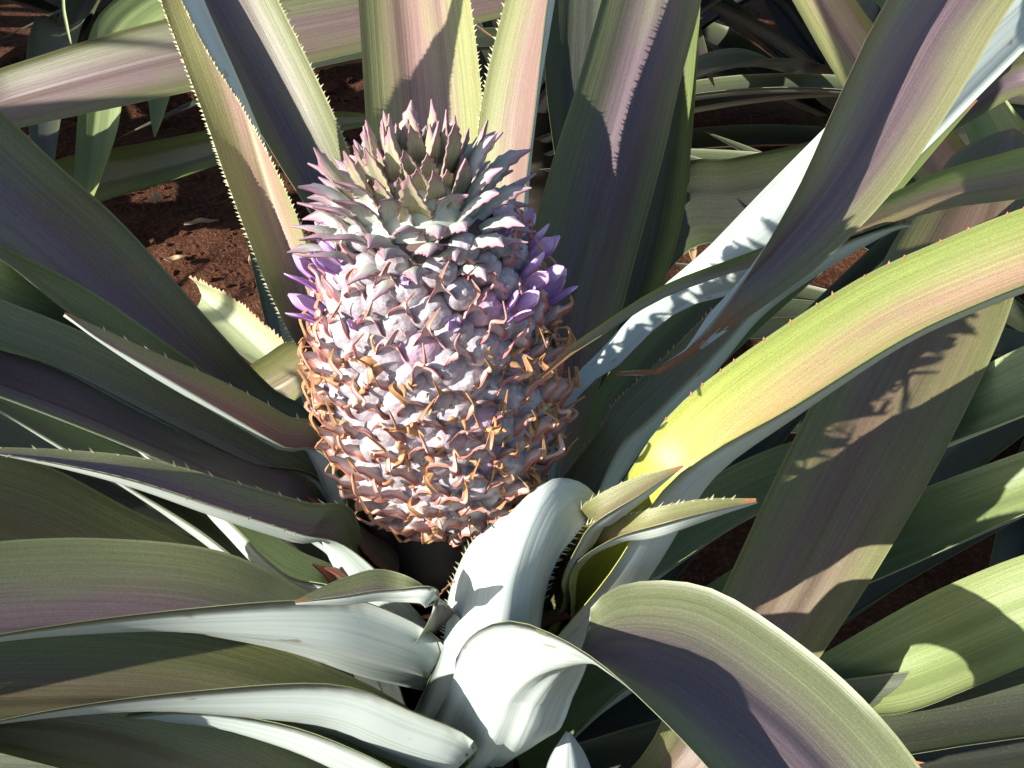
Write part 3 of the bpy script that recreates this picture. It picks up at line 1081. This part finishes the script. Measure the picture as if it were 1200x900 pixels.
for k, (x, y) in enumerate([(-.86, -.08), (-.62, -.62)]):  # out of view, added to shade the low parts of the fruiting plant
    q = thing('pineapple_plant', 'unseen pineapple plant added beside the fruiting one to shade its low leaves', 'pineapple plant', (x, y, 0),
              'unseen pineapple plants added for shade')
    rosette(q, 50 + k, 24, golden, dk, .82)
low = thing('pineapple_plant', 'low pineapple plant added to darken the shaded gap beside the fruiting plant', 'pineapple plant', (.42, .40, 0),
            'neighbouring pineapple plants')
stem(low, .08, .02, .015)
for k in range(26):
    wild_leaf(low, k * GA, math.radians(4 + .7 * k), .30 + .04 * (k % 3), .044, .35, 700 + k, 'dark', z0=.02 + .002 * k)  # added dark leaves cover soil where the gap should be in shade
# low leaves of the fruiting plant, shade of the gaps put into their colour
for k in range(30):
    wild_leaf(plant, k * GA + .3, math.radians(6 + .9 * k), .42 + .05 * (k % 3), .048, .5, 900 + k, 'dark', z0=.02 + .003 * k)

# custom leaves of the left neighbour
ax = (pl.location.x, pl.location.y)
leaf(pl, [(-150, 130, -150, 195, 1.10, .006, .008), (0, 80, 0, 155, 1.08, .006, .009), (190, 23, 210, 110, 1.06, .006, .009),
          (420, -20, 425, 60, 1.05, .006, .009), (590, -50, 590, 20, 1.05, .006, .008), (760, -70, 760, -20, 1.05, .004, .006)],
     top='mauve', under='under_dull', base=.12, axis=ax, ext=.05, seed=41)
leaf(pl, [(260, -60, 300, -10, 1.2, .0, .008), (175, -25, 205, 15, 1.19, .0, .008), (118, 15, 165, 50, 1.18, .0, .008), (98, 70, 148, 90, 1.17, .0, .008),
          (91, 140, 138, 150, 1.16, .0, .008), (87, 195, 122, 200, 1.15, .0, .007), (85, 245, 106, 240, 1.14, .0, .004)],
     top='lime', under='under_dull', seed=42)
leaf(pl, [(150, 40, 215, 60, 1.14, .0, .006), (170, 100, 203, 100, 1.13, .0, .006), (176, 138, 191, 138, 1.12, .0, .003), (180, 160, 182, 160, 1.115, .0, .001)],
     top='lime', seed=43)
leaf(pl, [(-60, 200, -60, 290, 1.2, .0, .012), (100, 178, 112, 238, 1.19, .0, .012), (180, 165, 190, 215, 1.18, .0, .012), (255, 150, 260, 192, 1.17, .0, .010),
          (330, 135, 335, 170, 1.16, .0, .008)], top='green', under='under_dull', base=.1, axis=ax, ext=.1, seed=44)
leaf(pl, [(75, -60, 78, -60, 1.1, .0, .0005), (72, 0, 76, 0, 1.1, .0, .0005), (76, 30, 80, 29, 1.1, .0, .0005), (82, 52, 84, 51, 1.1, .0, .0003)],
     top='lime', seed=45, nu=4, thick=.0006)
# custom leaves of the right neighbour
ax = (pr.location.x, pr.location.y)
leaf(pr, [(1250, -190, 1400, -90, 0.660, -.010, .012), (1120, -110, 1270, -90, 0.630, -.010, .012), (1040, 0, 1190, 0, 0.600, -.010, .013), (985, 110, 1125, 110, 0.580, -.010, .013),
          (938, 215, 1050, 220, 0.560, -.010, .012), (885, 310, 960, 312, 0.545, -.010, .010), (838, 378, 882, 368, 0.535, -.010, .007),
          (805, 410, 825, 408, 0.530, -.002, .003), (768, 432, 774, 440, 0.525, -.001, .001), (722, 436, 723, 440, 0.520, .0005, .0005)],
     top='purple_tip', base=.12, axis=ax, seed=46, label='long purple leaf ending in a brown curled tip')
leaf(pr, [(1400, 110, 1400, 200, 0.680, .010, .010), (1200, 172, 1200, 232, 0.640, .010, .009), (1100, 201, 1095, 246, 0.615, .009, .008), (1000, 248, 1000, 276, 0.590, .006, .006),
          (880, 295, 885, 311, 0.562, .003, .003), (780, 333, 783, 347, 0.510, .002, .002), (700, 383, 704, 394, 0.468, .001, .0015), (655, 415, 658, 424, 0.452, .001, .001),
          (634, 440, 636, 443, 0.446, .0005, .0005)],
     top='yellow', under='under_dull', base=.12, axis=ax, seed=47, label='thin olive leaf tip touching the side of the fruit')
leaf(pr, [(1180, 300, 1240, 260, 0.860, .012, .012), (1077, 215, 1150, 190, 0.870, .012, .012), (990, 105, 1075, 95, 0.880, .012, .012), (928, 0, 1003, 0, 0.890, .012, .012), (870, -100, 940, -100, 0.900, .012, .01)],
     top='rose', base=.1, axis=ax, ext=.15, seed=48)
leaf(pr, [(1200, 240, 1260, 180, .95, .0, .010), (1105, 100, 1150, 80, .95, .0, .010), (1010, -20, 1060, -20, .95, .0, .010), (950, -120, 1000, -120, .95, .0, .008)],
     top='lime', base=.1, axis=ax, ext=.1, seed=49)
leaf(pr, [(1300, 60, 1300, 100, .8, .0, .010), (1200, 60, 1200, 110, .8, .0, .010), (1140, 100, 1150, 135, .8, .0, .008), (1060, 160, 1070, 180, .8, .0, .006)],
     top='purple', under='under_dull', base=.1, axis=ax, ext=.05, seed=50)

# dry and broken leaves on the soil side of the plant
leaf(plant, [(375, 440, 372, 485, .66, .004, .010), (335, 404, 315, 440, .69, .004, .010), (275, 352, 262, 400, .72, .004, .010), (222, 325, 228, 362, .74, .002, .006)],
     top='pale', under='under', base=FZ - .2, seed=51, spines={'at': [('A', .4, 1)], 'mat': 'dry', 'len': .0018, 'step': .0026, 'w': 4},
     label='pale broken old leaf with a dried brown edge')
leaf(plant, [(390, 500, 400, 540, .62, .004, .010), (350, 405, 385, 450, .64, .004, .010), (305, 420, 330, 480, .66, .004, .010), (240, 470, 260, 520, .67, .002, .006)],
     top='olive', base=FZ - .14, seed=52)

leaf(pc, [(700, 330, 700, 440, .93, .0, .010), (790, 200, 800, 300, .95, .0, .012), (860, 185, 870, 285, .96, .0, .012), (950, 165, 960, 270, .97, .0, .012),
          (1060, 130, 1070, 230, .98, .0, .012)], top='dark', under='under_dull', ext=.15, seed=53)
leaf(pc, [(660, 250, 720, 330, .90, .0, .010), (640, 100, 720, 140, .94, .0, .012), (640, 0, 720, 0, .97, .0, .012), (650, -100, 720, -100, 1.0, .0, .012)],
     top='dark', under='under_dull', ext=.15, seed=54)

# dead leaf scraps on the soil
rr = random.Random(77)
for k, (px, py, L) in enumerate([(182, 232, .022), (236, 262, .03), (300, 300, .025), (205, 300, .02), (815, 290, .03)]):
    ray = P(px, py, 1) - CAM
    g = CAM + ray * ((.004 - CAM.z) / ray.z)
    z = .03 * mnoise.noise(Vector((g.x * 3, g.y * 3, 0))) + .014 * mnoise.noise(Vector((g.x * 11, g.y * 11, 3))) - .004
    pts = [Vector((rr.uniform(-.003, .003), L * (j / 4 - .5), .004 * rr.random() + .003)) for j in range(5)]
    o = link('dead_leaf', strip('dead_leaf', pts, [.002, .0035, .004, .003, .0006], [.001, .0015, .0015, .001, 0], 'dry', seed=k), None, (g.x, g.y, z))
    o.rotation_euler = (0, 0, rr.uniform(0, 6.3))
    o['label'] = 'scrap of dry tan leaf lying on the red soil'
    o['category'] = 'dead leaf'
    o['group'] = 'dead leaf scraps on the soil'
